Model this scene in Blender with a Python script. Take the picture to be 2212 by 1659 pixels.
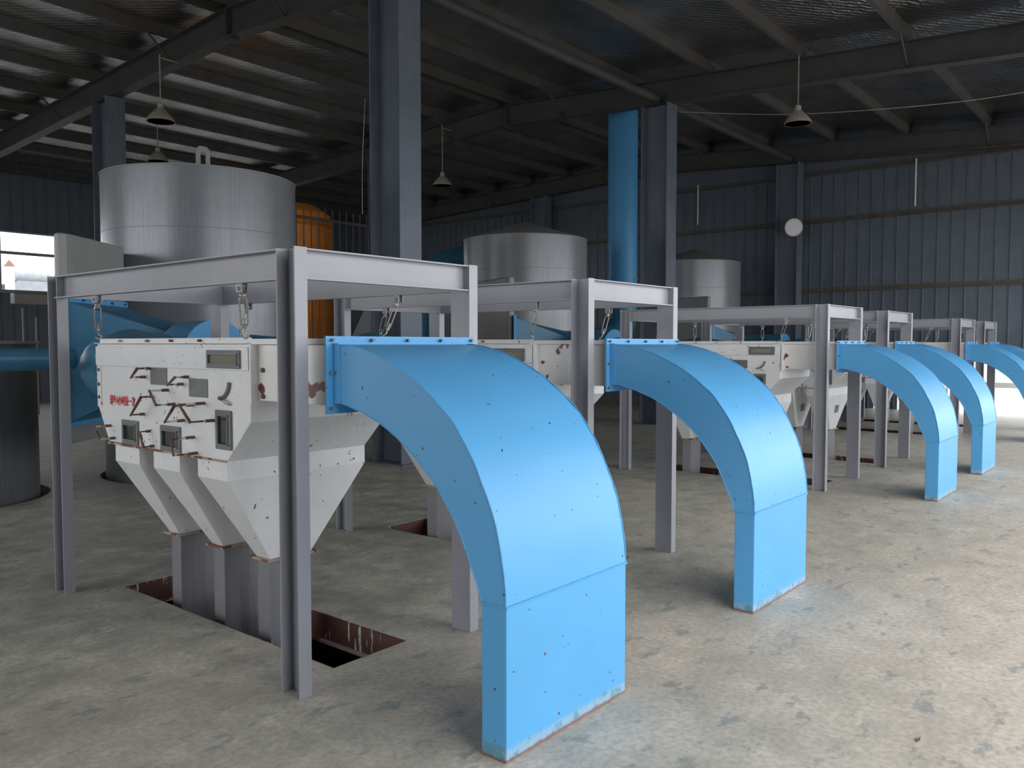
import bpy, bmesh, math, random
from mathutils import Vector, Matrix
random.seed(7)
scene = bpy.context.scene
for o in list(bpy.data.objects): bpy.data.objects.remove(o)
COL = scene.collection
R = math.radians

# ------------------------------------------------------------------ camera
cd = bpy.data.cameras.new('camera'); cam = bpy.data.objects.new('camera', cd); COL.objects.link(cam)
YAW, PITCH = 39.538, 2.768            # heading from +X towards +Y, tilt down
cd.sensor_fit = 'HORIZONTAL'; cd.sensor_width = 36.0; cd.lens = 1790.8/2212*36.0
cd.clip_start = 0.05; cd.clip_end = 500
cam.location = (0, 0, 1.6)
cam.rotation_euler = (R(90-PITCH), 0, R(YAW-90))
scene.camera = cam
# ------------------------------------------------------------------ colour management
scene.view_settings.view_transform = 'Standard'; scene.view_settings.look = 'None'
scene.view_settings.gamma = 1.0; scene.view_settings.use_curve_mapping = False
scene.view_settings.exposure = 0.42
# ------------------------------------------------------------------ overcast sky
w = bpy.data.worlds.new('World'); scene.world = w; w.use_nodes = True
bg = w.node_tree.nodes['Background']; bg.inputs[0].default_value = (0.97, 0.985, 1.0, 1); bg.inputs[1].default_value = 3.0
scene.cycles.use_denoising = True
scene.cycles.max_bounces = 8; scene.cycles.diffuse_bounces = 5; scene.cycles.glossy_bounces = 4
# light portals in the building's real openings (they only guide daylight sampling)
def portal(loc, rot, sx, sy):
    l = bpy.data.lights.new('portal', 'AREA'); l.shape = 'RECTANGLE'; l.size = sx; l.size_y = sy
    l.cycles.is_portal = True
    o = bpy.data.objects.new('daylight_portal', l); o.location = loc; o.rotation_euler = rot; COL.objects.link(o)
X_BACK, X_END, Y_OPEN, Y_WALL = -7.0, 21.6, -1.3, 24.6
OPEN_Z = 4.3
OPEN_X = .5
portal(((OPEN_X+X_END)/2, Y_OPEN, OPEN_Z/2), (R(90), 0, 0), X_END-OPEN_X, OPEN_Z)
portal((X_BACK, 10.5, 2.8), (R(90), 0, R(-90)), 14, 4.4)
portal((6.0, Y_WALL-.05, 3.8), (R(-90), 0, 0), 24, 1.5)
portal((X_END, 1.9, .72), (R(90), 0, R(90)), 5, 1.4)

# ================================================================== materials
def new_mat(name):
    m = bpy.data.materials.new(name); m.use_nodes = True
    nt = m.node_tree; b = nt.nodes['Principled BSDF']
    return m, nt, b
def N(nt, t, **kw):
    n = nt.nodes.new(t)
    for k, v in kw.items(): setattr(n, k, v)
    return n
def coords(nt, scale=(1,1,1), rnd=True, obj=True):
    tc = N(nt, 'ShaderNodeTexCoord'); mp = N(nt, 'ShaderNodeMapping'); mp.inputs['Scale'].default_value = scale
    nt.links.new(tc.outputs['Object' if obj else 'Generated'], mp.inputs[0])
    if rnd:
        oi = N(nt, 'ShaderNodeObjectInfo'); mu = N(nt, 'ShaderNodeMath', operation='MULTIPLY'); mu.inputs[1].default_value = 37.0
        nt.links.new(oi.outputs['Random'], mu.inputs[0]); nt.links.new(mu.outputs[0], mp.inputs['Location'])
    return mp.outputs[0]
def noise(nt, vec, scale, detail=3, rough=.55):
    n = N(nt, 'ShaderNodeTexNoise'); n.inputs['Scale'].default_value = scale; n.inputs['Detail'].default_value = detail
    n.inputs['Roughness'].default_value = rough; nt.links.new(vec, n.inputs['Vector']); return n.outputs['Fac']
def ramp(nt, fac, stops):
    r = N(nt, 'ShaderNodeValToRGB'); e = r.color_ramp.elements
    while len(e) < len(stops): e.new(.5)
    for i, (p, c) in enumerate(stops):
        e[i].position = p; e[i].color = (c, c, c, 1) if isinstance(c, (int, float)) else (*c, 1)
    nt.links.new(fac, r.inputs[0]); return r.outputs[0]
def mix(nt, fac, a, b, mode='MIX'):
    m = N(nt, 'ShaderNodeMix', data_type='RGBA', blend_type=mode)
    if isinstance(fac, (int, float)): m.inputs[0].default_value = fac
    else: nt.links.new(fac, m.inputs[0])
    for s, i in ((a, 6), (b, 7)):
        if isinstance(s, tuple): m.inputs[i].default_value = (*s, 1) if len(s) == 3 else s
        else: nt.links.new(s, m.inputs[i])
    return m.outputs[2]
def bump(nt, b, h, strength, dist=.01):
    n = N(nt, 'ShaderNodeBump'); n.inputs['Strength'].default_value = strength; n.inputs['Distance'].default_value = dist
    nt.links.new(h, n.inputs['Height']); nt.links.new(n.outputs[0], b.inputs['Normal'])
def paint(name, col, rough=.4, metal=0., var=.12, spots=None, spot_scale=30, spot_thr=.72, vscale=3., streak=None, bmp=0., bscale=6, coat=0.):
    m, nt, b = new_mat(name)
    v = coords(nt); n1 = noise(nt, v, vscale, 4)
    dark = tuple(c*(1-var) for c in col); lite = tuple(min(1, c*(1+var)) for c in col)
    c = ramp(nt, n1, [(.3, dark), (.7, lite)])
    if streak:
        vs = coords(nt, (18, 18, .6)); ns = noise(nt, vs, 2.0, 4, .7)
        f = ramp(nt, ns, [(.45, 0.), (.75, 1.)]); c = mix(nt, f, c, streak)
    if spots:
        ns = noise(nt, v, spot_scale, 2, .5); nb = noise(nt, v, spot_scale*.12, 2)
        mm = N(nt, 'ShaderNodeMath', operation='MULTIPLY_ADD'); nt.links.new(nb, mm.inputs[0]); mm.inputs[1].default_value = .35; nt.links.new(ns, mm.inputs[2])
        f = ramp(nt, mm.outputs[0], [(spot_thr, 0.), (spot_thr+.02, 1.)]); c = mix(nt, f, c, spots)
    nt.links.new(c, b.inputs['Base Color']); b.inputs['Roughness'].default_value = rough; b.inputs['Metallic'].default_value = metal
    if coat: b.inputs['Coat Weight'].default_value = coat; b.inputs['Coat Roughness'].default_value = .25
    if bmp: bump(nt, b, noise(nt, v, bscale, 3), bmp, .02)
    return m
M = {}
BLUE = (.090, .350, .66)
def mat_blue():
    m, nt, b = new_mat('sky_blue_paint')
    v = coords(nt); c = ramp(nt, noise(nt, v, 1.6, 3), [(.3, tuple(x*.95 for x in BLUE)), (.7, tuple(min(1, x*1.04) for x in BLUE))])
    f = ramp(nt, noise(nt, v, 38, 1, .4), [(.765, 0.), (.775, 1.)]); c = mix(nt, f, c, (.10, .05, .04))
    # flaking paint, green smear and rust right above the floor
    tc = N(nt, 'ShaderNodeNewGeometry'); sp = N(nt, 'ShaderNodeSeparateXYZ'); nt.links.new(tc.outputs['Position'], sp.inputs[0])
    nz = noise(nt, v, 9, 5, .7)
    a = N(nt, 'ShaderNodeMath', operation='MULTIPLY_ADD'); nt.links.new(nz, a.inputs[0]); a.inputs[1].default_value = -.085; nt.links.new(sp.outputs['Z'], a.inputs[2])
    g = ramp(nt, a.outputs[0], [(0., .55), (.02, 0.)])
    c = mix(nt, g, c, mix(nt, ramp(nt, nz, [(.5, 0.), (.56, 1.)]), (.36, .42, .44), (.12, .24, .17)))
    a2 = N(nt, 'ShaderNodeMath', operation='MULTIPLY_ADD'); nt.links.new(noise(nt, v, 22, 3), a2.inputs[0]); a2.inputs[1].default_value = -.022; nt.links.new(sp.outputs['Z'], a2.inputs[2])
    c = mix(nt, ramp(nt, a2.outputs[0], [(0., .85), (.006, 0.)]), c, (.22, .10, .075))
    nt.links.new(c, b.inputs['Base Color']); b.inputs['Roughness'].default_value = .40; b.inputs['Specular IOR Level'].default_value = .4
    bump(nt, b, noise(nt, v, 2.2, 2), .25, .02)
    return m
M['blue'] = mat_blue()
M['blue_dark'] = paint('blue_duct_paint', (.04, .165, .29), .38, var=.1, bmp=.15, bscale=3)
M['steel'] = paint('grey_lilac_steel_paint', (.305, .31, .345), .34, var=.06, bmp=.08, bscale=14)
M['column'] = paint('blue_grey_column_paint', (.14, .165, .205), .42, var=.12, streak=(.10, .125, .175), bmp=.1)
M['rafter'] = paint('dull_grey_rafter_paint', (.06, .058, .058), .6, var=.18)
M['purlin'] = paint('galvanised_purlin', (.075, .070, .065), .6, metal=.0, var=.2)
M['white'] = paint('chipped_white_enamel', (.80, .805, .82), .28, var=.03, spots=(.20, .10, .08), spot_scale=34, spot_thr=.90, bmp=.55, bscale=5, coat=.3)
M['white_rust'] = paint('rust_stained_white_enamel', (.80, .79, .78), .3, var=.05, spots=(.17, .035, .03), spot_scale=7, spot_thr=.83, bmp=.1, bscale=8)
M['lip'] = paint('bare_white_rim', (.82, .81, .80), .4, var=.05, spots=(.25, .10, .06), spot_scale=20, spot_thr=.86)
M['rust'] = paint('rusty_flange', (.42, .34, .28), .7, var=.25, spots=(.20, .07, .04), spot_scale=14, spot_thr=.72)
M['handle'] = paint('rusty_cream_rod', (.62, .58, .50), .55, var=.1, spots=(.13, .05, .03), spot_scale=18, spot_thr=.66)
M['handle_dark'] = paint('dark_rust_rod', (.14, .08, .06), .6, var=.3)
M['plate'] = paint('grey_plate', (.16, .165, .17), .45, var=.1)
M['chute'] = paint('grey_chute_paint', (.22, .22, .245), .35, var=.12, streak=(.18, .175, .18), bmp=.15, bscale=3)
M['silo'] = paint('weathered_silo_paint', (.24, .255, .275), .33, metal=.2, var=.06, streak=(.19, .205, .235), bmp=.06, bscale=2)
M['silo_box'] = paint('silo_inlet_paint', (.26, .265, .26), .45, var=.05)
M['tank'] = paint('dark_tank_paint', (.11, .118, .128), .5, var=.15, streak=(.07, .08, .095))
M['chrome'] = paint('galvanised_turnbuckle', (.48, .46, .43), .4, metal=.6, var=.2, spots=(.22, .12, .08), spot_scale=40, spot_thr=.85)
M['red'] = paint('red_paint', (.60, .012, .03), .5)
M['orange'] = paint('orange_paint', (.72, .22, .015), .5, var=.2, streak=(.30, .09, .01))
M['lamp'] = paint('lamp_cast_housing', (.36, .32, .26), .5)
M['girt'] = paint('brown_grey_girt', (.10, .082, .072), .6, var=.2)
M['dark'] = paint('dark_pit', (.02, .022, .025), .8)
M['ext'] = paint('pale_yard_concrete', (.36, .355, .34), .8)
M['ext_grey'] = paint('grey_yard_tank', (.30, .31, .33), .6)
M['ext_brown'] = paint('brown_cone_roof', (.22, .10, .08), .7)
def mat_pit():
    m, nt, b = new_mat('brown_primer_with_drips')
    vs = coords(nt, (9, 9, 1.2)); n = noise(nt, vs, 2.2, 5, .7); vb = coords(nt); nb = noise(nt, vb, 1.3, 2)
    a = N(nt, 'ShaderNodeMath', operation='MULTIPLY_ADD'); nt.links.new(nb, a.inputs[0]); a.inputs[1].default_value = .6; nt.links.new(n, a.inputs[2])
    c = mix(nt, ramp(nt, a.outputs[0], [(.935, 0.), (.95, 1.)]), (.10, .038, .030), (.55, .55, .56))
    nt.links.new(c, b.inputs['Base Color']); b.inputs['Roughness'].default_value = .5
    return m
M['pit'] = mat_pit()
def mat_floor():
    m, nt, b = new_mat('stained_concrete_floor')
    v = coords(nt, rnd=False); n1 = noise(nt, v, .30, 3, .6); n2 = noise(nt, v, 3.2, 8, .74); n3 = noise(nt, v, 5.5, 4, .6)
    c = ramp(nt, n2, [(.34, (.25, .26, .225)), (.5, (.40, .39, .335)), (.66, (.58, .545, .47))])
    gx = N(nt, 'ShaderNodeSeparateXYZ'); nt.links.new(v, gx.inputs[0])
    # greener by the machines, pinker and paler towards the walkway
    pk = N(nt, 'ShaderNodeMath', operation='MULTIPLY_ADD'); nt.links.new(gx.outputs['Y'], pk.inputs[0]); pk.inputs[1].default_value = -.09; pk.inputs[2].default_value = .30
    pq = N(nt, 'ShaderNodeMath', operation='ADD'); nt.links.new(pk.outputs[0], pq.inputs[0]); nt.links.new(n1, pq.inputs[1])
    c = mix(nt, ramp(nt, pq.outputs[0], [(.35, 0.), (.75, .8)]), c, mix(nt, .6, c, (.74, .61, .51)))
    v2 = coords(nt, (1, 1.7, 1), rnd=False); n4 = noise(nt, v2, 4.2, 7, .7)
    c = mix(nt, ramp(nt, n4, [(.56, 0.), (.63, .7)]), c, (.22, .25, .245))
    c = mix(nt, ramp(nt, n3, [(.64, 0.), (.72, .5)]), c, (.52, .42, .28))
    n6 = noise(nt, v, 1.3, 5, .6); c = mix(nt, ramp(nt, n6, [(.60, 0.), (.70, .35)]), c, (.33, .23, .18))
    n7 = noise(nt, v, 34, 3, .6); c = mix(nt, ramp(nt, n7, [(.36, .45), (.6, 0.)]), c, (.25, .25, .22))
    nt.links.new(c, b.inputs['Base Color'])
    nt.links.new(ramp(nt, n2, [(.3, .50), (.7, .68)]), b.inputs['Roughness'])
    bump(nt, b, n2, .15, .01); return m
M['floor'] = mat_floor()
def mat_foil():
    m, nt, b = new_mat('quilted_foil_insulation')
    v = coords(nt, rnd=False); b.inputs['Metallic'].default_value = 1.0; b.inputs['Roughness'].default_value = .15
    c = ramp(nt, noise(nt, v, 1.2, 3), [(.3, (.42, .41, .40)), (.7, (.80, .79, .78))]); nt.links.new(c, b.inputs['Base Color'])
    v2 = coords(nt, (1.3, 7, 1), rnd=False); n = noise(nt, v2, 2.6, 5, .6)
    v3 = coords(nt, (1, 1, 1), rnd=False)
    wv = N(nt, 'ShaderNodeTexWave'); wv.bands_direction = 'DIAGONAL'; wv.inputs['Scale'].default_value = 4.0; wv.inputs['Distortion'].default_value = 2.5; nt.links.new(v3, wv.inputs[0])
    a = N(nt, 'ShaderNodeMath', operation='MULTIPLY_ADD'); nt.links.new(wv.outputs['Fac'], a.inputs[0]); a.inputs[1].default_value = .18; nt.links.new(n, a.inputs[2])
    bump(nt, b, a.outputs[0], .55, .05); return m
M['foil'] = mat_foil()
M['wall'] = paint('blue_grey_wall_sheet', (.105, .130, .162), .42, var=.1, streak=(.085, .105, .135))
def mat_glass(name, tint, rough=.05, alpha=1.):
    m, nt, b = new_mat(name); b.inputs['Base Color'].default_value = (*tint, 1); b.inputs['Roughness'].default_value = rough
    b.inputs['Metallic'].default_value = .0; b.inputs['Specular IOR Level'].default_value = .9
    return m
M['glass_dark'] = mat_glass('sooty_sight_glass', (.03, .04, .045))
M['glass_yellow'] = mat_glass('yellowed_sight_glass', (.22, .22, .15), .15)
m_, nt_, b_ = new_mat('thin_window_glass'); nt_.nodes.remove(b_)
tr = N(nt_, 'ShaderNodeBsdfTransparent'); tr.inputs[0].default_value = (.93, .95, .96, 1); gl = N(nt_, 'ShaderNodeBsdfGlossy'); gl.inputs['Roughness'].default_value = .02
mx = N(nt_, 'ShaderNodeMixShader'); mx.inputs[0].default_value = .06
nt_.links.new(tr.outputs[0], mx.inputs[1]); nt_.links.new(gl.outputs[0], mx.inputs[2]); nt_.links.new(mx.outputs[0], nt_.nodes['Material Output'].inputs[0])
M['window_glass'] = m_
m_, nt_, b_ = new_mat('lamp_reflector'); b_.inputs['Base Color'].default_value = (.26, .26, .27, 1); b_.inputs['Metallic'].default_value = .6; b_.inputs['Roughness'].default_value = .3
M['reflector'] = m_

# ================================================================== mesh helpers
class MB:
    def __init__(s): s.bm = bmesh.new()
    def box(s, x0, x1, y0, y1, z0, z1):
        c = [(x0,y0,z0),(x1,y0,z0),(x1,y1,z0),(x0,y1,z0),(x0,y0,z1),(x1,y0,z1),(x1,y1,z1),(x0,y1,z1)]
        v = [s.bm.verts.new(p) for p in c]
        for f in ((0,3,2,1),(4,5,6,7),(0,1,5,4),(1,2,6,5),(2,3,7,6),(3,0,4,7)): s.bm.faces.new([v[i] for i in f])
        return s
    def hexa(s, low, high):
        v = [s.bm.verts.new(p) for p in low+high]; n = len(low)
        s.bm.faces.new([v[i] for i in reversed(range(n))]); s.bm.faces.new([v[n+i] for i in range(n)])
        for i in range(n): j = (i+1) % n; s.bm.faces.new([v[i], v[j], v[n+j], v[n+i]])
        return s
    def prism(s, prof, axis, a, b):
        f = {'x': lambda p, t: (t, p[0], p[1]), 'y': lambda p, t: (p[0], t, p[1]), 'z': lambda p, t: (p[0], p[1], t)}[axis]
        return s.hexa([f(p, a) for p in prof], [f(p, b) for p in prof])
    def loft(s, rings, cap=True):
        vs = [[s.bm.verts.new(p) for p in r] for r in rings]; n = len(rings[0])
        for a, b in zip(vs, vs[1:]):
            for i in range(n): j = (i+1) % n; s.bm.faces.new([a[i], a[j], b[j], b[i]])
        if cap:
            s.bm.faces.new(list(reversed(vs[0]))); s.bm.faces.new(vs[-1])
        return s
    def tube(s, pts, r, n=12, cap=True):
        pts = [Vector(p) for p in pts]; rs = r if isinstance(r, (list, tuple)) else [r]*len(pts); rings = []
        ref = None
        for i, p in enumerate(pts):
            t = (pts[min(i+1, len(pts)-1)]-pts[max(i-1, 0)]).normalized()
            if ref is None: ref = Vector((0,0,1)) if abs(t.z) < .9 else Vector((1,0,0))
            a = (ref - t*ref.dot(t)).normalized(); ref = a; b = t.cross(a)
            rings.append([p + (a*math.cos(2*math.pi*k/n)+b*math.sin(2*math.pi*k/n))*rs[i] for k in range(n)])
        return s.loft(rings, cap)
    def lathe(s, prof, cx=0, cy=0, n=48):
        rings = [[(cx+r*math.cos(2*math.pi*k/n), cy+r*math.sin(2*math.pi*k/n), z) for k in range(n)] for r, z in prof]
        return s.loft(rings, True)
    def xf(s, m): bmesh.ops.transform(s.bm, matrix=m, verts=s.bm.verts); return s
    def build(s, name, mat, parent=None, bev=0, smooth=False, loc=None):
        bmesh.ops.recalc_face_normals(s.bm, faces=s.bm.faces)
        me = bpy.data.meshes.new(name); s.bm.to_mesh(me); s.bm.free()
        o = bpy.data.objects.new(name, me); COL.objects.link(o); me.materials.append(M[mat])
        if smooth:
            for p in me.polygons: p.use_smooth = True
            md = o.modifiers.new('es', 'EDGE_SPLIT'); md.split_angle = R(38)
        if bev:
            b = o.modifiers.new('bevel', 'BEVEL'); b.width = bev; b.segments = 2; b.limit_method = 'ANGLE'; b.angle_limit = R(40)
        if parent: o.parent = parent
        if loc: o.location = loc
        return o
def empty(name, loc=(0,0,0)):
    o = bpy.data.objects.new(name, None); o.location = loc; o.empty_display_size = .1; COL.objects.link(o); return o
def tag(o, label, cat, group=None):
    o['label'] = label; o['category'] = cat
    if group: o['group'] = group
    return o
def struct(o): o['kind'] = 'structure'; return o
CH = {}
def copy_tree(o, parent=None):
    c = o.copy(); COL.objects.link(c); c.parent = parent
    for ch in list(o.children): copy_tree(ch, c)
    return c
def spline(pts, n=6):
    out = []; P = [Vector(p) for p in pts]
    for i in range(len(P)-1):
        p0, p1, p2, p3 = P[max(i-1, 0)], P[i], P[i+1], P[min(i+2, len(P)-1)]
        for k in range(n):
            t = k/n; out.append(.5*((2*p1)+(p2-p0)*t+(2*p0-5*p1+4*p2-p3)*t*t+(3*p1-p0-3*p2+p3)*t**3))
    out.append(P[-1]); return out
def channel_prof(depth, fl, t=.008, w=None):
    """C profile, web at a=0, flanges towards +a, from b=0 to depth"""
    return [(0,0),(fl,0),(fl,t),(t,t),(t,depth-t),(fl,depth-t),(fl,depth),(0,depth)]

# ================================================================== setting
XS = [2.21, 4.49, 9.03, 11.27, 15.50, 17.55]          # start of each separator frame along the row
YF = 3.06
SILO_X = [5.65, 12.2, 18.9]; SILO_Y = 9.75
def make_floor():
    mb = MB(); mb.box(X_BACK-.3, X_END+.3, Y_OPEN-.6, Y_WALL+.3, -.15, 0)
    fl = mb.build('floor', 'floor')
    cut = MB()
    for x in XS: cut.box(x+.33, x+.83, 3.24, 5.43, -.3, .2)
    for sx in SILO_X: cut.lathe([(1.22, -.3), (1.22, .2)], sx, SILO_Y, 40)
    cut.lathe([(1.1, -.3), (1.1, .2)], 2.72, 10.05, 40)
    c = cut.build('cut', 'dark')
    md = fl.modifiers.new('b', 'BOOLEAN'); md.object = c; md.operation = 'DIFFERENCE'; md.solver = 'EXACT'
    dg = bpy.context.evaluated_depsgraph_get(); me = bpy.data.meshes.new_from_object(fl.evaluated_get(dg))
    fl.modifiers.clear(); fl.data = me; bpy.data.objects.remove(c)
    return struct(fl)
make_floor()
ord6 = ['nearest', 'second', 'third', 'fourth', 'fifth', 'farthest']
for i, x in enumerate(XS):
    r = empty('floor_pit', (x, YF, 0)); tag(r, f'rectangular floor pit with brown steel edging under the {ord6[i]} white separator', 'pit', 'floor pits under the separators')
    a, b, c, d = .33, .83, .18, 2.37
    for k, (p, q, rr, ss) in enumerate(((a+.001, a+.012, c+.001, d-.001), (b-.012, b-.001, c+.001, d-.001), (a+.012, b-.012, c+.001, c+.012), (a+.012, b-.012, d-.012, d-.001))):
        MB().box(p, q, rr, ss, -.150, -.004).build('edge_plate', 'pit', r)
    for k, (p, q, rr, ss) in enumerate(((b-.035, b-.001, c+.002, d-.002), (a+.001, a+.035, c+.002, d-.002), (a+.035, b-.035, d-.035, d-.002))):
        MB().box(p, q, rr, ss, -.165, -.15).build('ledge', 'rust', r)
    m = MB(); m.box(a-.3, b+.3, c-.3, d+.3, -1.5, -1.45); 
    m.box(a-.32, a-.3, c-.3, d+.3, -1.45, -.2); m.box(b+.3, b+.32, c-.3, d+.3, -1.45, -.2); m.box(a-.3, b+.3, c-.32, c-.3, -1.45, -.2); m.box(a-.3, b+.3, d+.3, d+.32, -1.45, -.2)
    m.build('lower_chamber', 'dark', r)

def zb(y): return 6.5-.06*(12.1-y) if y < 12.1 else 6.5-.045*(y-12.1)   # rafter underside
ROOF = .66
def roof():
    m = MB(); y0, y1 = Y_OPEN-.2, Y_WALL+.2
    pr = [(y0, zb(y0)+ROOF), (12.1, zb(12.1)+ROOF), (y1, zb(y1)+ROOF), (y1, zb(y1)+ROOF+.08), (12.1, zb(12.1)+ROOF+.08), (y0, zb(y0)+ROOF+.08)]
    m.prism(pr, 'x', X_BACK-.3, X_END+.4); return struct(m.build('ceiling', 'foil'))
roof()
def ribbed(name, axis, fixed, a0, a1, z0, z1, pitch=.30, holes=()):
    """trapezoid ribbed sheet; axis = direction the wall runs; fixed = plane coordinate of the room face"""
    bands = [(a0, a1, z0, z1)]
    for (ha, hb, hz0, hz1) in holes:
        nb = []
        for (p, q, r_, s_) in bands:
            if hb <= p or ha >= q or hz1 <= r_ or hz0 >= s_: nb.append((p, q, r_, s_)); continue
            if ha > p: nb.append((p, ha, r_, s_))
            if hb < q: nb.append((hb, q, r_, s_))
            p2, q2 = max(p, ha), min(q, hb)
            if hz0 > r_: nb.append((p2, q2, r_, hz0))
            if hz1 < s_: nb.append((p2, q2, hz1, s_))
        bands = nb
    s = 1
    m = MB()
    for (p, q, r_, s_) in bands:
        pts = []; k = math.ceil(p/pitch); prof = [(p, 0)]
        while k*pitch < q-.03:
            c = k*pitch
            if c-.03 > p: prof += [(c-.022, 0), (c-.012, -.028), (c+.012, -.028), (c+.022, 0)]
            k += 1
        prof.append((q, 0)); prof += [(q, .05), (p, .05)]
        if axis == 'y': pr = [(fixed+b, a) for a, b in prof]
        else: pr = [(a, fixed+b) for a, b in prof]
        m.prism(pr, 'z', r_, s_)
    return struct(m.build(name, 'wall'))
def wall_top(y): return zb(y)+ROOF
# end wall (far, across the row) : doorway strip at floor level on the right
ribbed('wall_end', 'y', X_END, Y_OPEN, Y_WALL, 0, 5.86, .30, [(-.9, 4.55, 0, 1.42), (5.50, 5.62, 0, .95), (6.05, 6.17, 0, .95)])
m = MB(); y0, y1 = Y_OPEN, Y_WALL
m.prism([(y0, 5.86), (y1, 5.86), (y1, wall_top(y1)), (12.1, wall_top(12.1)), (y0, wall_top(y0))], 'x', X_END, X_END+.05); struct(m.build('wall_end_gable', 'wall'))
ribbed('wall_left', 'x', Y_WALL, X_BACK, X_END, 0, wall_top(Y_WALL), .30, [(-6, 18.0, 3.05, 4.58)])
m = MB(); m.box(X_BACK, X_END, Y_OPEN-.05, Y_OPEN, OPEN_Z, wall_top(Y_OPEN)); m.box(X_BACK, OPEN_X, Y_OPEN-.05, Y_OPEN, 0, OPEN_Z); struct(m.build('wall_right', 'wall'))
m = MB(); m.box(X_BACK-.05, X_BACK, Y_OPEN, Y_WALL, 5.0, wall_top(Y_OPEN)); m.box(X_BACK-.05, X_BACK, Y_OPEN, 3.5, 0, 5.0); m.box(X_BACK-.05, X_BACK, 17.5, Y_WALL, 0, 5.0); m.box(X_BACK-.05, X_BACK, 3.5, 17.5, 0, .6)
m.prism([(y0, wall_top(y0)), (y1, wall_top(y0)), (y1, wall_top(y1)), (12.1, wall_top(12.1))], 'x', X_BACK-.05, X_BACK); struct(m.build('wall_back', 'wall'))
# left windows
m = MB(); m.box(-6, 18, Y_WALL-.06, Y_WALL+.02, 2.97, 3.05); struct(m.build('trim_1', 'steel'))
m = MB(); m.box(-6, 18, Y_WALL-.04, Y_WALL+.02, 4.58, 4.62); struct(m.build('trim_2', 'steel'))
for k in range(10):
    x0 = -6+2.4*k; x1 = x0+2.4
    f = MB(); f.box(x0, x0+.05, Y_WALL-.02, Y_WALL+.04, 3.05, 4.58).box(x0+.05, x1, Y_WALL-.02, Y_WALL+.04, 4.0, 4.08)
    fo = struct(f.build(f'window_{k+1}', 'steel'))
    MB().box(x0+.05, x1, Y_WALL+.005, Y_WALL+.012, 3.05, 4.0).box(x0+.05, x1, Y_WALL+.005, Y_WALL+.012, 4.08, 4.58).build('pane', 'window_glass', fo)
# far floor-level opening with a rail
f = MB(); f.box(X_END-.02, X_END+.05, -.9, 4.55, .60, .72).box(X_END-.02, X_END+.05, -.9, 4.55, 1.38, 1.42).box(X_END-.02, X_END+.05, 1.8, 1.86, 0, 1.38).box(X_END-.02, X_END+.05, 4.5, 4.55, 0, 1.38)
fo = struct(f.build('door_1', 'lip'))
# girts on the end wall and left wall
def girt(name, lab, loc, L, axis):
    m = MB()
    if axis == 'y': m.prism([(0,0),(-.09,0),(-.09,.02),(-.02,.02),(-.02,.11),(0,.11)], 'y', 0, L)
    else: m.prism([(0,0),(-.09,0),(-.09,.02),(-.02,.02),(-.02,.11),(0,.11)], 'x', 0, L)
    o = m.build(name, 'girt', loc=loc); return tag(o, lab, 'girt')
for z, lab in ((2.93, 'lowest horizontal girt on the far end wall, light brown'), (4.70, 'middle horizontal girt across the far end wall'), (5.90, 'top horizontal girt of the far end wall under the rafter')):
    girt('wall_girt', lab, (X_END-.03, Y_OPEN, z), Y_WALL-Y_OPEN-.1, 'y')
m = MB(); m.box(X_BACK, X_END-.1, Y_WALL-.14, Y_WALL-.03, 6.15, 6.33); tag(m.build('eave_beam', 'rafter'), 'grey eave beam along the top of the left wall', 'beam')

for y, z0, z1, lab in ((5.28, 4.88, 6.0, 'short pale vertical conduit high on the far right wall panels'), (10.95, 4.95, 6.05, 'short pale vertical conduit on the wall above the farthest silo')):
    m = MB(); m.tube([(X_END-.12, y, z0), (X_END-.12, y, z1)], .018, 8); tag(m.build('wall_conduit', 'lip'), lab, 'conduit')
# outside ground
struct(MB().box(X_BACK-.3, X_END+.3, Y_OPEN-.6, Y_WALL+.3, -2, -1.9).build('floor_light_block', 'dark'))  # dark slab added under the floor to hide bright sky in the gaps
m = MB(); q = (X_BACK-.3, X_END+.3, Y_OPEN-.6, Y_WALL+.3)
m.box(-60, q[0], -60, 120, -2, -.02).box(q[1], 90, -60, 120, -2, -.02).box(q[0], q[1], -60, q[2], -2, -.02).box(q[0], q[1], q[3], 120, -2, -.02); struct(m.build('ground', 'ext'))
r = empty('water_tower', (20.4, 58, -.02)); tag(r, 'white round tower with brown conical roof outside the left window', 'tower')
MB().lathe([(.27, 0), (.27, 6.5)], n=20).build('body', 'lip', r, smooth=True); MB().lathe([(.34, 6.5), (.05, 6.9)], n=20).build('roof', 'ext_brown', r)
r = empty('outdoor_tank', (22.2, 59, -.02)); tag(r, 'long grey horizontal tank seen outside through the left window', 'tank')
MB().tube([(-1.2, 0, 6.0), (2.2, 0, 6.0)], .33, 20).build('vessel', 'ext_grey', r, smooth=True); MB().box(-1.1, 2.1, -.2, .2, 0, 5.72).build('stand', 'ext_grey', r)

r = empty('yard_building', (12, 61, -.02)); tag(r, 'low pale building outside beyond the left window', 'building')
MB().box(0, 34, 0, 6, 0, 5.4).build('wall', 'ext', r); MB().box(-.3, 34.3, -.3, 6.3, 5.4, 5.55).build('roof', 'ext_brown', r)
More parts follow.
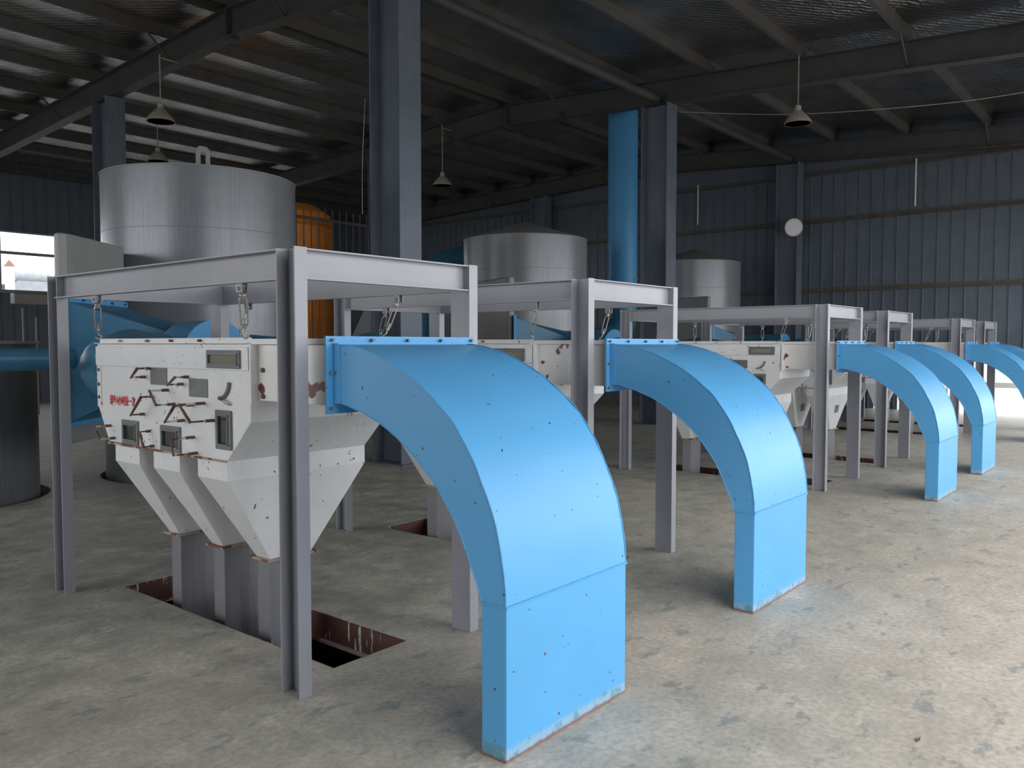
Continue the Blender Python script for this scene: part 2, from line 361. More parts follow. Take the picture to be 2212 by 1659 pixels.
# ------------------------------------------------------------------ columns, rafters
def h_column(x, y, lab, top, d=.58, fw=.38):
    r = empty('steel_column', (x, y, 0)); tag(r, lab, 'column', 'roof columns')
    MB().box(0, fw, 0, .018, .02, top).build('flange', 'column', r)
    MB().box(0, fw, d-.018, d, .02, top).build('flange', 'column', r)
    MB().box(fw/2-.006, fw/2+.006, .018, d-.018, .02, top).build('web', 'column', r)
    MB().box(-.04, fw+.04, -.06, d+.06, 0, .02).build('base_plate', 'column', r)
    return r
cols = [(7.40, 7.98, 'tallest nearest grey-blue column standing behind the first blue duct'),
        (14.36, 7.98, 'grey-blue column behind the second frame, next to the blue vertical pipe'),
        (21.14, 7.98, 'column against the far end wall carrying the round floodlight'),
        (7.40, 16.12, 'dark column rising behind the left side of the largest silo'),
        (14.36, 16.12, 'thin dark column glimpsed just left of the nearest tall column'),
        (21.14, 16.12, 'far corner column above the middle silo, against the end wall')]
for x, y, lab in cols: h_column(x, y, lab, zb(y)-.0)
def rafter(x, lab):
    m = MB(); y0, y1 = Y_OPEN, Y_WALL-.15; t = .016; h = .46; yr = 12.1
    def seg(ya, yb, dz0, dz1, xa, xb):
        m.hexa([(xa,ya,zb(ya)+dz0),(xb,ya,zb(ya)+dz0),(xb,yb,zb(yb)+dz0),(xa,yb,zb(yb)+dz0)], [(xa,ya,zb(ya)+dz1),(xb,ya,zb(ya)+dz1),(xb,yb,zb(yb)+dz1),(xa,yb,zb(yb)+dz1)])
    for a, b in ((y0, yr), (yr, y1)):
        seg(a, b, 0, t, x, x+.22); seg(a, b, h-t, h, x, x+.22); seg(a, b, t, h-t, x+.105, x+.117)
    m.box(x, x+.22, yr-.02, yr+.02, zb(yr)-.07, zb(yr)+h)
    o = m.build('roof_rafter', 'rafter'); tag(o, lab, 'rafter', 'sloping roof rafters'); 
    return o
rafter(.3, 'roof rafter nearest the camera, above the first frame'); rafter(7.48, 'rafter over the nearest tall column and the big silo'); rafter(14.44, 'rafter over the column beside the blue vertical pipe'); rafter(21.22, 'end rafter running along the top of the far wall')
PY = [-.95, .26, 1.98, 3.70, 5.42, 7.14, 8.86, 10.58, 11.95, 12.35, 13.85, 15.35, 16.85, 18.35, 19.85, 21.35, 22.85, 24.2]
names = ['first','second','third','fourth','fifth','sixth','seventh','eighth','ninth']
for i, y in enumerate(PY):
    z = zb(y)+.462; m = MB(); x0, x1 = X_BACK, X_END
    m.prism([(y, z), (y+.07, z), (y+.07, z+.008), (y+.008, z+.008), (y+.008, z+.19), (y+.07, z+.19), (y+.07, z+.2), (y, z+.2)], 'x', x0, x1)
    o = m.build('roof_purlin', 'purlin'); side = 'right' if i < 9 else 'left'; k = (8-i) if i < 9 else i-9
    tag(o, f'{names[k]} purlin from the ridge on the {side} roof slope', 'purlin', f'purlins on the {side} roof slope')
for a, b, lab in ((7.6, 14.44, 'round steel strut tube between the nearest and second tall columns'), (14.66, 21.22, 'round steel strut tube between the second column and the end wall'), (.5, 7.46, 'round strut tube above the first frame')):
    m = MB(); m.tube([(a, 8.25, 6.36), (b, 8.25, 6.36)], .085, 16); tag(m.build('strut_tube', 'rafter', smooth=True), lab, 'strut')
# fly braces from purlin to rafter foot
for x in (7.48, 14.44, 21.22):
    for y in (1.98, 3.70, 10.58, 13.85, 18.35, 21.35):
        z = zb(y); m = MB(); m.tube([(x-.42, y+.03, z+.50), (x+.1, y+.03, z+.03)], .022, 6)
        sl = {1.98: 'lowest right', 3.70: 'middle right', 10.58: 'upper right', 13.85: 'upper left', 18.35: 'middle left', 21.35: 'lowest left'}[y]
        rn = {7.48: 'rafter over the nearest tall column', 14.44: 'rafter beside the blue vertical pipe', 21.22: 'end rafter at the far wall'}[x]
        tag(m.build('fly_brace', 'rafter'), f'short dark diagonal brace, {sl} one on the {rn}', 'brace', 'fly braces under the roof')
# sagging conduit cables under the roof
for pts, lab in (([(14.66, 7.9, 6.1), (15.4, 5.8, 5.85), (16.6, 3.4, 5.9), (17.4, 1.6, 6.1)], 'sagging cable strung under the right roof slope'), ([(11.9, 13.9, 6.85), (12.0, 14.12, 5.6), (12.05, 14.2, 4.45)], 'loose pale cable hanging left of the tall column')):
    m = MB(); m.tube(spline(pts, 8), .007, 6); tag(m.build('hanging_cable', 'chrome'), lab, 'cable')

# ------------------------------------------------------------------ lamps
def pendant(loc, top, lab):
    r = empty('pendant_lamp', loc); tag(r, lab, 'lamp', 'pendant lamps under the roof')
    h = top-loc[2]
    MB().tube([(0,0,.30), (0,0,h)], .011, 8).build('stem', 'lamp', r)
    MB().tube([(0,0,h-.05),(.32 if loc[0] in (7.2, 14.2) else .02,0,h-.05)], .012, 6).build('hanger', 'lamp', r)
    MB().lathe([(.05,.20),(.055,.30),(.03,.32)], n=20).build('cap', 'lamp', r, smooth=True)
    MB().lathe([(.228,.0),(.215,.05),(.15,.13),(.07,.215),(.05,.21),(.14,.12),(.205,.045),(.215,.0)], n=32).build('shade', 'lamp', r, smooth=True)
    MB().lathe([(.21,.004),(.20,.0),(.17,.02),(.06,.12),(.0,.13)][:4]+[(.01,.13)], n=28).build('reflector', 'reflector', r, smooth=True)
    return r
pendant((7.2, 13.66, 5.36), zb(13.66)+.05, 'pendant lamp hanging above the biggest silo')
pendant((14.2, 13.85, 5.33), zb(13.8)+.3, 'small pendant lamp right of the nearest tall column')
pendant((14.35, 5.44, 5.40), zb(5.44)+.462, 'pendant lamp on a long stem right of the blue vertical pipe')
pendant((9.6, 18.38, 5.75), zb(18.38)+.462, 'dim pendant lamp tucked behind the one over the biggest silo')
r = empty('flood_light', (20.88, 7.98, 4.55)); tag(r, 'round floodlight fixed to the column on the far end wall', 'lamp')
d = Vector((-.80,-.58,-.15)).normalized(); q = d.to_track_quat('Z', 'Y').to_matrix().to_4x4()
MB().lathe([(.05,-.18),(.09,-.14),(.20,-.03),(.23,.02),(.215,.02)], n=32).xf(q).build('housing', 'lamp', r, smooth=True)
MB().lathe([(.21,.021),(.05,-.02),(.02,-.02)], n=32).xf(q).build('reflector', 'reflector', r, smooth=True)
MB().tube([(.10,0,.06),(.18,.02,.12),(.262,.05,.14)], .02, 8).build('bracket', 'lamp', r)

# ================================================================== blue arched ducts, frames, separators
def add_duct(root):
    # profile in (ly, z): outer then inner side; straight leg below z=.60, elbow above
    outer = [(-.10,1.597),(-.20,1.590),(-.287,1.571),(-.375,1.547),(-.466,1.511),(-.602,1.444),(-.731,1.354),(-.817,1.279),(-.90,1.17),(-.946,1.09),(-1.0,.98),(-1.031,.90),(-1.055,.80),(-1.072,.70),(-1.080,.602)]
    inner = [(-.10,1.337),(-.16,1.327),(-.226,1.311),(-.32,1.281),(-.409,1.246),(-.50,1.195),(-.581,1.139),(-.65,1.085),(-.711,1.029),(-.765,.965),(-.816,.896),(-.865,.81),(-.905,.724),(-.935,.66),(-.955,.602)]
    X0, X1 = .155, 1.005
    m = MB(); m.loft([[(X0,o[0],o[1]),(X1,o[0],o[1]),(X1,i[0],i[1]),(X0,i[0],i[1])] for o, i in zip(outer, inner)])
    e = m.build('elbow', 'blue', root)
    for p in e.data.polygons:
        if abs(p.normal.x) < .5: p.use_smooth = True
    md = e.modifiers.new('es', 'EDGE_SPLIT'); md.split_angle = R(30)
    MB().box(X0, X1, -1.080, -.955, 0, .602).build('leg', 'blue', root, bev=.004)
    # weld beads
    m = MB(); m.tube([(X0-.002,-.953,.602),(X0-.003,-1.082,.602),(X1+.003,-1.082,.602),(X1+.003,-.953,.602)], .0055, 6)
    m.build('weld_seam', 'blue', root)
    for X in (X0, X1):
        for pr in (outer, inner):
            m = MB(); pts = [(X, a, b) for a, b in pr]
            pts = [(x, y+random.uniform(-.0012,.0012), z+random.uniform(-.0012,.0012)) for x, y, z in spline(pts, 4)]
            m.tube(pts, .0035, 6); m.build('edge_weld', 'blue', root)
    # angle-iron flange ring
    fx0, fx1, fz0, fz1 = .115, 1.095, 1.285, 1.635
    m = MB()
    pr_o = [(fx0,fz0),(fx1,fz0),(fx1,fz1),(fx0,fz1)]; 
    m.box(fx0, fx1, -.066, -.056, 1.597, fz1).box(fx0, fx1, -.066, -.056, fz0, 1.337)
    m.box(fx0, X0, -.066, -.056, 1.337, 1.597).box(X1, fx1, -.066, -.056, 1.337, 1.597)
    m.box(X0-.004, X1+.004, -.105, -.066, 1.597, 1.603).box(X0-.004, X1+.004, -.105, -.066, 1.331, 1.337)
    m.box(X0-.004, X0, -.115, -.066, 1.337, 1.597).box(X1, X1+.004, -.105, -.066, 1.337, 1.597)
    m.build('flange', 'blue', root)
    for k in range(5):
        x = fx0+.03+k*(fx1-fx0-.06)/4
        m = MB(); m.tube([(x,-.085,1.617),(x,-.060,1.617)], .0075, 6); m.build('bolt', 'plate', root)
    for x in (fx0+.02,):
        for z in (1.31, 1.47): m = MB(); m.tube([(x,-.085,z),(x,-.060,z)], .0075, 6); m.build('bolt', 'plate', root)
def add_frame(root):
    W, D0, D1, T = 1.20, .14, 2.47, 2.03
    def post(x0, openleft, y0, y1):
        m = MB(); t = .007; w = .068
        if openleft: pr = [(x0,y0),(x0+w,y0),(x0+w,y1),(x0,y1),(x0,y1-t),(x0+w-t,y1-t),(x0+w-t,y0+t),(x0,y0+t)]
        else: pr = [(x0+w,y0),(x0,y0),(x0,y1),(x0+w,y1),(x0+w,y1-t),(x0+t,y1-t),(x0+t,y0+t),(x0+w,y0+t)]
        m.prism(pr, 'z', 0, T); m.build('post', 'steel', root, bev=.0015)
    post(0, True, 0, D0); post(W-.068, False, 0, D0); post(0, True, D1, D1+.14); post(W-.068, False, D1, D1+.14)
    z0, z1, t = 1.888, 2.026, .007
    # front cross beam, open to the front; rear one open to the rear
    MB().prism([(.004,z0),(.052,z0),(.052,z1),(.004,z1),(.004,z1-t),(.045,z1-t),(.045,z0+t),(.004,z0+t)], 'x', .068, W-.068).build('cross_beam', 'steel', root)
    y = D1
    MB().prism([(y,z0),(y+.05,z0),(y+.05,z0+t),(y+t,z0+t),(y+t,z1-t),(y+.05,z1-t),(y+.05,z1),(y,z1)], 'x', .068, W-.068).build('cross_beam', 'steel', root)
    MB().prism([(0,z0),(.052,z0),(.052,z1),(0,z1),(0,z1-t),(.045,z1-t),(.045,z0+t),(0,z0+t)], 'y', D0, D1+.04).build('side_beam', 'steel', root)
    MB().prism([(W,z0),(W-.052,z0),(W-.052,z1),(W,z1),(W,z1-t),(W-.045,z1-t),(W-.045,z0+t),(W,z0+t)], 'y', D0, D1).build('side_beam', 'steel', root)
    for x, y in LUGS:
        m = MB()
        m.box(x-.02, x-.013, y-.022, y+.022, 1.845, 1.888).box(x+.013, x+.02, y-.022, y+.022, 1.845, 1.888).tube([(x-.03,y,1.862),(x+.03,y,1.862)], .009, 8)
        m.build('lug', 'steel', root)
# turnbuckle tops (lug) and bottoms (housing corner), local coordinates
LUGS = [(.035, .463), (.035, 1.99), (1.165, .60), (1.165, 2.16)]
FEET = [(.122, .575), (.122, 2.18), (1.04, .59), (1.04, 2.10)]
def turnbuckle(root_loc, a, b, lab, grp):
    a = Vector(a); b = Vector(b); r = empty('turnbuckle', root_loc); tag(r, lab, 'turnbuckle', grp)
    d = (b-a); L = d.length; q = d.to_track_quat('Z', 'X').to_matrix().to_4x4(); T = Matrix.Translation(a) @ q
    MB().tube([(0,0,0),(0,0,L*.18)], .006, 8).lathe([(.013,L*.10),(.016,L*.13),(.013,L*.17)], n=10).xf(T).build('eye_bolt', 'chrome', r)
    m = MB()
    for s in (-1, 1):
        m.tube([(0,s*.006,L*.16),(0,s*.017,L*.23),(0,s*.017,L*.68),(0,s*.006,L*.76)], .0042, 6)
    m.lathe([(.008,L*.14),(.012,L*.15),(.012,L*.19),(.008,L*.20)], n=8).lathe([(.008,L*.72),(.012,L*.73),(.012,L*.77),(.008,L*.78)], n=8)
    m.xf(T).build('body', 'chrome', r)
    h = [(0,0,L*.60),(0,0,L*.86)]+[(0, .016*math.sin(t), L*.86+.016*(1-math.cos(t))+.004) for t in [i*.5 for i in range(1, 10)]]
    MB().tube(h, .0048, 6).xf(T).build('hook', 'chrome', r)
    return r
X_B0, X_B1 = .14, 1.06
def add_body(root):
    prof = [(.57,1.60),(2.24,1.60),(2.24,1.205),(2.11,1.0),(.79,.99),(.57,1.207)]
    hs = MB().prism(prof, 'x', X_B0, X_B1).build('housing', 'white', root, bev=.004)
    m = MB(); m.box(X_B0-.012, X_B0-.001, .57, 2.24, 1.466, 1.585); m.build('header_strip', 'white', root, bev=.002)
    m = MB(); m.box(X_B0-.022, X_B0+.02, .58, 2.24, 1.602, 1.606).box(X_B0+.016, X_B0+.02, .58, 2.24, 1.606, 1.632); m.build('top_rim', 'lip', root)
    m = MB(); m.box(X_B0-.006, X_B0-.0005, 2.19, 2.24, 1.21, 1.462); m.build('edge_strip', 'lip', root)
    for z in (1.44, 1.35, 1.27):
        m = MB(); m.tube([(X_B0-.012,2.213,z),(X_B0-.002,2.213,z)], .011, 8); m.build('bolt', 'handle_dark', root)
    for y in (1.05, 1.35, 1.62, 1.95):
        m = MB(); m.tube([(X_B0-.005,y,1.618),(X_B0+.03,y,1.618)], .007, 6); m.build('bolt', 'rust', root)
    m = MB(); m.box(X_B0-.008, X_B0+.0, .79, 2.11, .985, .997); m.build('seam', 'rust', root)
    # inlet box towards the blue duct
    ib = MB().box(.17, 1.04, -.045, .568, 1.318, 1.597).build('inlet_box', 'white_rust', root, bev=.003)
    m = MB(); m.box(.135, 1.075, -.054, -.046, 1.30, 1.625).build('gasket_plate', 'rust', ib)
    m = MB(); m.box(.128, 1.08, .545, .56, 1.295, 1.60).build('inlet_flange', 'white_rust', ib)
    m = MB(); m.box(.145, 1.065, -.045, .57, 1.598, 1.603).box(.145, .15, -.045, .57, 1.603, 1.625).build('rim', 'lip', ib)
    for z in (1.34, 1.47): m = MB(); m.tube([(.158,.50,z),(.17,.50,z)], .012, 8); m.build('bolt', 'handle_dark', ib)
    # hoppers
    for k, (a, b, c, d) in enumerate(((.79,1.08,.865,1.0),(1.27,1.56,1.335,1.46),(1.73,2.03,1.835,1.955))):
        m = MB(); m.loft([[(X_B0,a,.992),(X_B1,a,.992),(X_B1,b,.992),(X_B0,b,.992)],[(X_B0,a,.888),(X_B1,a,.888),(X_B1,b,.888),(X_B0,b,.888)],[(.44,c,.405),(.715,c,.405),(.715,d,.405),(.44,d,.405)]])
        h = m.build('hopper', 'white', root, bev=.003)
        m = MB(); m.box(.41, .745, c-.03, d+.03, .398, .408); m.build('outlet_collar', 'rust', h)
        m = MB(); s = Vector((0, c-a, -.483)).normalized(); 
        t0 = .30; t1 = .52
        y0 = a+(c-a)*t0; y1 = a+(c-a)*t1; z0 = .888-.483*t0; z1 = .888-.483*t1
        m.hexa([(.53,y0-.002,z0),(.66,y0-.002,z0),(.66,y1-.002,z1),(.53,y1-.002,z1)], [(.53,y0-.009,z0),(.66,y0-.009,z0),(.66,y1-.009,z1),(.53,y1-.009,z1)]); m.build('inspection_plate', 'plate', h)
    # side face fittings
    x = X_B0
    def port(y0, y1, z0, z1, glass, x=X_B0):
        m = MB(); t = .020 if y1-y0 > .25 else .026; d = .012
        m.box(x-d, x, y0, y1, z0, z0+t).box(x-d, x, y0, y1, z1-t, z1).box(x-d, x, y0, y0+t, z0+t, z1-t).box(x-d, x, y1-t, y1, z0+t, z1-t)
        f = m.build('sight_window_frame', 'plate', root, bev=.003)
        m = MB(); m.box(x-.018, x-.012, y0+t-.004, y1-t+.004, z0+t-.004, z0+t+.004).box(x-.018, x-.012, y0+t-.004, y1-t+.004, z1-t-.004, z1-t+.004).box(x-.018, x-.012, y0+t-.004, y0+t+.004, z0+t+.004, z1-t-.004).box(x-.018, x-.012, y1-t-.004, y1-t+.004, z0+t+.004, z1-t-.004)
        m.build('gasket', 'plate', f)
        MB().box(x-.006, x-.001, y0+t, y1-t, z0+t, z1-t).build('glass', glass, f)
    port(.632, .937, 1.475, 1.568, 'glass_yellow', X_B0-.012); port(1.725, 1.92, 1.003, 1.146, 'glass_dark'); port(1.245, 1.459, .998, 1.142, 'glass_dark'); port(.736, .881, 1.053, 1.257, 'glass_dark')
    for (y0, y1, z0, z1) in ((1.384, 1.57, 1.368, 1.464), (.962, 1.148, 1.315, 1.414)):
        m = MB(); m.box(x-.004, x, y0, y1, z0, z1); p = m.build('cover_plate', 'plate', root, bev=.001)
        for y in (y0+.012, y1-.012): m = MB(); m.tube([(x-.008,y,(z0+z1)/2),(x-.003,y,(z0+z1)/2)], .004, 6); m.build('screw', 'chrome', p)
    HD = [((1.57,1.46),(1.634,1.409),.075,.08),((1.16,1.421),(1.217,1.38),.07,.085),((1.376,1.342),(1.309,1.266),.105,.10),((1.543,1.299),(1.658,1.192),.07,.075),((1.111,1.271),(1.211,1.181),.105,.107),((.998,1.285),(.909,1.199),.14,.13),((2.082,1.098),(2.032,1.025),.095,.085),((1.593,1.097),(1.555,1.013),.058,.057),((1.111,1.096),(1.084,1.012),.13,.127)]
    for A, B, la, lb in HD:
        m = MB(); m.tube([(x+.002,A[0],A[1]),(x-la,A[0],A[1]),(x-lb,B[0],B[1]),(x+.002,B[0],B[1])], .0058, 6)
        h = m.build('pull_handle', 'handle', root)
        m = MB(); m.tube([(x-la-.0062,A[0],A[1]+.004),(x-lb-.0062,B[0],B[1]-.004)], .006, 6); m.build('grip', 'handle_dark', h)
        for P, l in ((A, la), (B, lb)):
            m = MB(); m.tube([(x+.001,P[0],P[1]),(x-l*.38,P[0],P[1])], .0085, 8); m.build('sleeve', 'handle_dark', h)
    m = MB(); arc = [(x-.006, .845-.095*math.sin(t)*1.0, 1.318+.088*(1-math.cos(t))) for t in [i*.17 for i in range(10)]]
    m.tube(arc, .011, 8); m.build('lever_slot', 'plate', root)
    m = MB(); m.tube([(x-.012,.834,1.322),(x-.03,.755,1.298),(x-.005,.745,1.286)], .006, 6); m.build('lever', 'handle', root)
def lettering(root):
    c = bpy.data.curves.new('lettering', 'FONT'); c.body = '请每4小时拉一次'; c.size = .075; c.extrude = .0005; c.offset = .0016
    t = bpy.data.objects.new('t', c); COL.objects.link(t)
    dg = bpy.context.evaluated_depsgraph_get(); me = bpy.data.meshes.new_from_object(t.evaluated_get(dg)); bpy.data.objects.remove(t)
    xs = [v.co.x for v in me.vertices]; ys = [v.co.y for v in me.vertices]
    W, H = max(xs)-min(xs), max(ys)-min(ys)
    for v in me.vertices: v.co = Vector(((v.co.x-min(xs))*.325/W, (v.co.y-min(ys))*.062/H, v.co.z))
    o = bpy.data.objects.new('lettering', me); COL.objects.link(o); me.materials.append(M['red'])
    o.parent = root; o.location = (X_B0-.002, 2.083, 1.228); o.rotation_euler = (R(90), 0, R(-90))
    o['label'] = 'red stencilled characters'
duct = empty('blue_duct', (XS[0], YF, 0)); add_duct(duct)
frame = empty('support_frame', (XS[0], YF, 0)); add_frame(frame)
sep = empty('dust_separator', (XS[0], YF, 0)); add_body(sep)
seps = [sep]+[copy_tree(sep) for _ in XS[1:]]; frames = [frame]+[copy_tree(frame) for _ in XS[1:]]; ducts = [duct]+[copy_tree(duct) for _ in XS[1:]]
lettering(sep)
for i, x in enumerate(XS):
    for o, lab, cat, g in ((ducts[i], f'sky blue arched rectangular duct standing on the floor, {ord6[i]} of the row', 'duct', 'blue arched ducts in the row'),
                        (frames[i], f'grey channel-steel frame with four posts, {ord6[i]} of the row', 'frame', 'steel frames in the row'),
                        (seps[i], f'white enamelled separator with three hoppers hung in the {ord6[i]} steel frame', 'machine', 'white separators in the row')):
        o.location = (x, YF, 0); tag(o, lab, cat, g)
    for k, nm in enumerate(('front outer', 'rear outer', 'front inner', 'rear inner')):
        a = (LUGS[k][0], LUGS[k][1], 1.866); b = (FEET[k][0], FEET[k][1], 1.625)
        turnbuckle((x, YF, 0), a, b, f'rusty turnbuckle at the {nm} corner of the {ord6[i]} white separator', 'turnbuckles hanging the separators')
    for k, (c, d) in enumerate(((.875, 1.0), (1.335, 1.455), (1.835, 1.95))):
        m = MB(); m.box(.445, .712, c, d, -1.2, .396)
        o = m.build('discharge_chute', 'chute', loc=(x, YF, 0), bev=.004)
        tag(o, f"grey square chute going down the pit under the {('front','middle','rear')[k]} hopper of the {ord6[i]} separator", 'chute', 'grey chutes under the hoppers')

# rear round ducts behind each separator
def rear_duct(x, hx, lab):
    r = empty('rear_duct', (x, YF, 0)); tag(r, lab, 'duct', 'blue ducts behind the separators')
    s = 1 if hx > x else -1; px = .6
    n = 20
    rect = []
    for k in range(n):
        t = 2*math.pi*k/n; c, s_ = math.cos(t), math.sin(t); mxx = max(abs(c), abs(s_)); rect.append((px+.38*c/mxx, 2.26, 1.45+.14*s_/mxx))
    circ = [(px+.10+.28*math.cos(2*math.pi*k/n), 2.95, 1.43+.28*math.sin(2*math.pi*k/n)) for k in range(n)]
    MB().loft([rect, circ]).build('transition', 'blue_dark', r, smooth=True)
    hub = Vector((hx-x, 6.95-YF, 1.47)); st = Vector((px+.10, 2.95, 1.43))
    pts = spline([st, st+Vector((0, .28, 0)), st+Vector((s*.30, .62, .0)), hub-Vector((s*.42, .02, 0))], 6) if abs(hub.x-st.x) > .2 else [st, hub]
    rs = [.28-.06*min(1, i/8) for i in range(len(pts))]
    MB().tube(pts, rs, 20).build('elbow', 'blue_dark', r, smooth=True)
HX = [sx-1.6 for sx in SILO_X]
for i, x in enumerate(XS): rear_duct(x, HX[i//2], f'round blue duct curving back from the rear of the {ord6[i]} separator')
o3 = ['largest', 'middle', 'farthest']
for i, sx in enumerate(SILO_X):
    # silo
    zr = (3.62, 3.51, 3.58)[i]; ap = (.20, .36, .36)[i]
    r = empty('grey_silo', (sx, SILO_Y, 0)); tag(r, f'{o3[i]} round grey silo with shallow conical roof', 'silo', 'grey silos behind the separators')
    m = MB(); m.lathe([(1.15,-.6),(1.15,zr)], n=72).build('shell', 'silo', r, smooth=True)
    MB().lathe([(1.16,zr-.002),(1.16,zr+.012),(.04,zr+ap)], n=72).build('cone_roof', 'silo_box', r, smooth=True)
    MB().tube([(1.15*math.cos(t*math.pi/36),1.15*math.sin(t*math.pi/36),2.93) for t in range(73)], .005, 6).build('weld_seam', 'silo', r)
    m = MB(); m.prism([(-.17,3.64),(-.17,3.82),(-.13,3.86),(-.04,3.86),(0,3.82),(0,3.64),(-.05,3.64),(-.05,3.79),(-.12,3.79),(-.12,3.64)], 'y', -1.06, -1.04)
    lg = m.build('lifting_lug', 'silo_box', r)
    lg.location = (-.40, .16, .0) if i == 0 else (.30, 1.6, .02)
    # inlet box, hood, header
    u = Vector((math.cos(R(40)), math.sin(R(40)), 0)); n = Vector((math.sin(R(40)), -math.cos(R(40)), 0)); c = Vector((-1.93, -1.32, 0))
    m = MB(); back = [c+u*.70, c-u*.62+n*0]
    pl = [(4.22,8.85),(3.42,8.18),(3.35,8.14),(3.29,8.14),(3.27,8.17),(3.28,8.24),(3.40,8.5),(3.70,9.2),(4.60,10.2),(4.9,9.9),(4.62,9.70)]
    m.prism([(p[0]-5.65, p[1]-9.75) for p in pl], 'z', .66, 2.63).build('inlet_box', 'silo_box', r, bev=.02)
    h = empty('dust_header', (sx, SILO_Y, 0)); tag(h, f'blue hood and round capped header feeding the {o3[i]} silo', 'duct', 'blue headers of the silos')
    hw = .61; zc = 1.43; hz = .56
    R0 = []; R1 = []; K = 24; cc = c+n*.80+Vector((0,0,1.50))
    for k in range(K):
        t = 2*math.pi*k/K; a, b = math.cos(t), math.sin(t); mm = max(abs(a), abs(b))
        R0.append(c+u*(hw*a/mm)+n*.03+Vector((0,0,zc+hz*b/mm))); R1.append(cc+u*(.31*a)+Vector((0,0,.31*b)))
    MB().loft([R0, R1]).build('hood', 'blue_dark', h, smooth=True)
    fl = MB()
    def fr(a0, a1, z0, z1):
        p = [c+u*a0-n*.015, c+u*a1-n*.015, c+u*a1+n*.03, c+u*a0+n*.03]
        fl.hexa([(q.x,q.y,z0) for q in p], [(q.x,q.y,z1) for q in p])
    fr(-.66, .66, 1.99, 2.04); fr(-.66, .66, .82, .87); fr(-.66, -.61, .87, 1.99); fr(.61, .66, .87, 1.99)
    fl.build('flange', 'blue', h)
    for k in range(5):
        p = c+u*(-.58+.29*k); m = MB(); m.tube([p+Vector((0,0,2.015))+n*.03, p+Vector((0,0,2.015))+n*.055], .012, 6); m.build('bolt', 'blue_dark', h)
    m = MB(); m.tube(spline([cc-n*.02, cc+n*.25+Vector((-.03,0,0)), Vector((-1.60, -2.55, 1.50)), Vector((-1.62, -3.0, 1.50))], 6), .31, 28)
    m.build('header_pipe', 'blue_dark', h, smooth=True)
    m = MB(); m.tube([(-1.62,-3.0,1.50),(-1.62,-3.012,1.50)], .318, 28); m.build('end_cap', 'blue', h)
# pipe leaving to the left out of frame
m = MB(); m.tube([(2.62, 6.30, 1.49), (-4.0, 6.30, 1.49)], .078, 20); tag(m.build('blue_pipe', 'blue_dark', smooth=True), 'long horizontal blue pipe running off to the left', 'pipe')
# dark round tank at the left
r = empty('dark_tank', (2.72, 10.05, 0)); tag(r, 'dark grey round tank sunk through the floor at the left edge', 'tank')
MB().lathe([(1.0,-.8),(1.0,1.60)], n=56).build('shell', 'tank', r, smooth=True)
MB().lathe([(1.03,1.60),(1.03,1.63),(.02,1.64)], n=56).build('lid', 'silo_box', r)
# vertical blue pipe
r = empty('blue_stack', (15.6, 9.75, 0)); tag(r, 'tall vertical blue pipe rising to the roof beside the column', 'pipe')
MB().tube([(0,0,2.3),(0,0,zb(9.75)+ROOF-.02)], .32, 36).build('stack', 'blue', r, smooth=True)
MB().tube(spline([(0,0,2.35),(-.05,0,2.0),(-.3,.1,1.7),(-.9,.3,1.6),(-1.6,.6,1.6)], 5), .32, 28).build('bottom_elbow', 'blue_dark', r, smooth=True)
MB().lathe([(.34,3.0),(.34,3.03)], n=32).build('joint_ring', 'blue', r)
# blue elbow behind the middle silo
m = MB(); m.tube(spline([(11.9, 12.3, 0), (11.9, 12.3, 1.4), (12.05, 12.3, 2.5), (12.4, 12.2, 3.1), (13.1, 11.9, 3.35)], 6), .36, 24); tag(m.build('blue_elbow', 'blue_dark', smooth=True), 'blue round elbow peeking out left of the middle silo', 'duct')
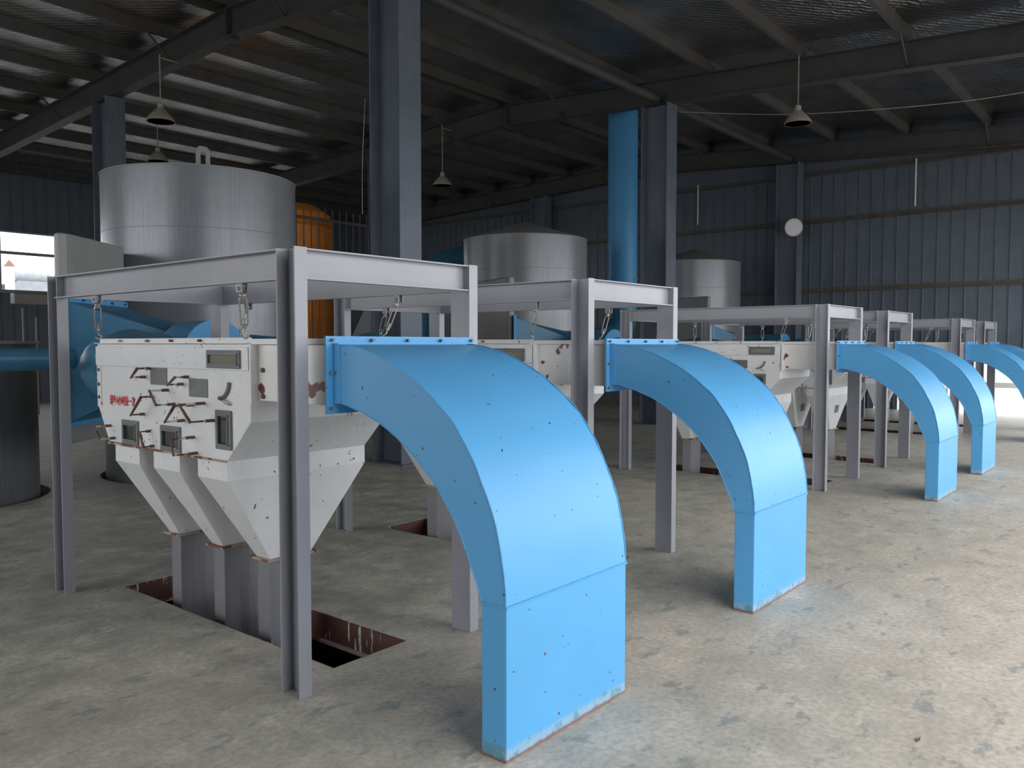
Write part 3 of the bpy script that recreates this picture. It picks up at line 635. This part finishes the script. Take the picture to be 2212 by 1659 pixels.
# orange bin and bar screen
r = empty('orange_bin', (11.0, 15.4, 0)); tag(r, 'orange painted round bin behind the largest silo', 'bin')
MB().lathe([(.95,0),(.95,4.1)], n=40).build('shell', 'orange', r, smooth=True); MB().lathe([(.95,4.1),(.88,4.4),(.6,4.6),(.1,4.7)], n=40).build('dome', 'orange', r, smooth=True)
MB().box(.55, .70, -1.10, -.95, 0, 3.1).build('leg', 'tank', r)
r = empty('bar_screen', (10.0, 13.8, 0)); tag(r, 'screen of thin vertical steel bars in front of the orange bin', 'railing')
for k in range(11): MB().tube([(.02+.18*k,0,0),(.02+.18*k,0,4.35)], .014, 6).build('bar', 'rafter', r)
MB().tube([(-.1,0,4.12),(2.0,0,4.12)], .03, 8).build('top_rail', 'girt', r)
MB().tube([(1.0,.02,2.9),(1.9,.02,4.0)], .016, 6).build('diagonal_brace', 'rafter', r)
# grey inclined chute with red guard between silo and column
r = empty('inclined_chute', (8.25, 10.0, 0)); tag(r, 'dull grey inclined chute with a red patch seen under the second frame', 'chute')
MB().prism([(-.45,1.2),(.9,1.2),(.9,2.15),(.1,2.15)], 'y', -.2, .3).build('trough', 'tank', r)
MB().prism([(.25,2.12),(.52,2.12),(.44,1.86)], 'y', -.235, -.205).build('guard', 'red', r)
MB().box(.0,.1,.0,.1,0,1.2).build('leg', 'tank', r)
# valve rack on the left wall
r = empty('pipe_rack', (6.6, 20.2, 0)); tag(r, 'small rack of thin pipes and a cistern by the left wall', 'rack')
MB().tube([(-1.2,0,2.75),(2.3,0,2.75)], .03, 8).build('top_rail', 'silo_box', r)
for k, x in enumerate((.75, 1.02, 1.55)): MB().tube([(x,0,0),(x,0,2.4-.2*k)], .025, 8).build('standpipe', 'silo_box', r)
MB().box(.55, 1.35, -.1, .15, 2.48, 2.72).build('cistern', 'silo_box', r, bev=.02)
# a dropped leaf on the floor
p = (3.55, .82); m = MB(); m.hexa([(p[0],p[1],.001),(p[0]+.02,p[1]-.006,.001),(p[0]+.055,p[1]-.002,.001),(p[0]+.025,p[1]+.008,.001)], [(p[0],p[1],.003),(p[0]+.02,p[1]-.006,.006),(p[0]+.055,p[1]-.002,.003),(p[0]+.025,p[1]+.008,.007)])
tag(m.build('dry_leaf', 'handle_dark'), 'tiny dry leaf lying on the open floor at lower right', 'leaf')
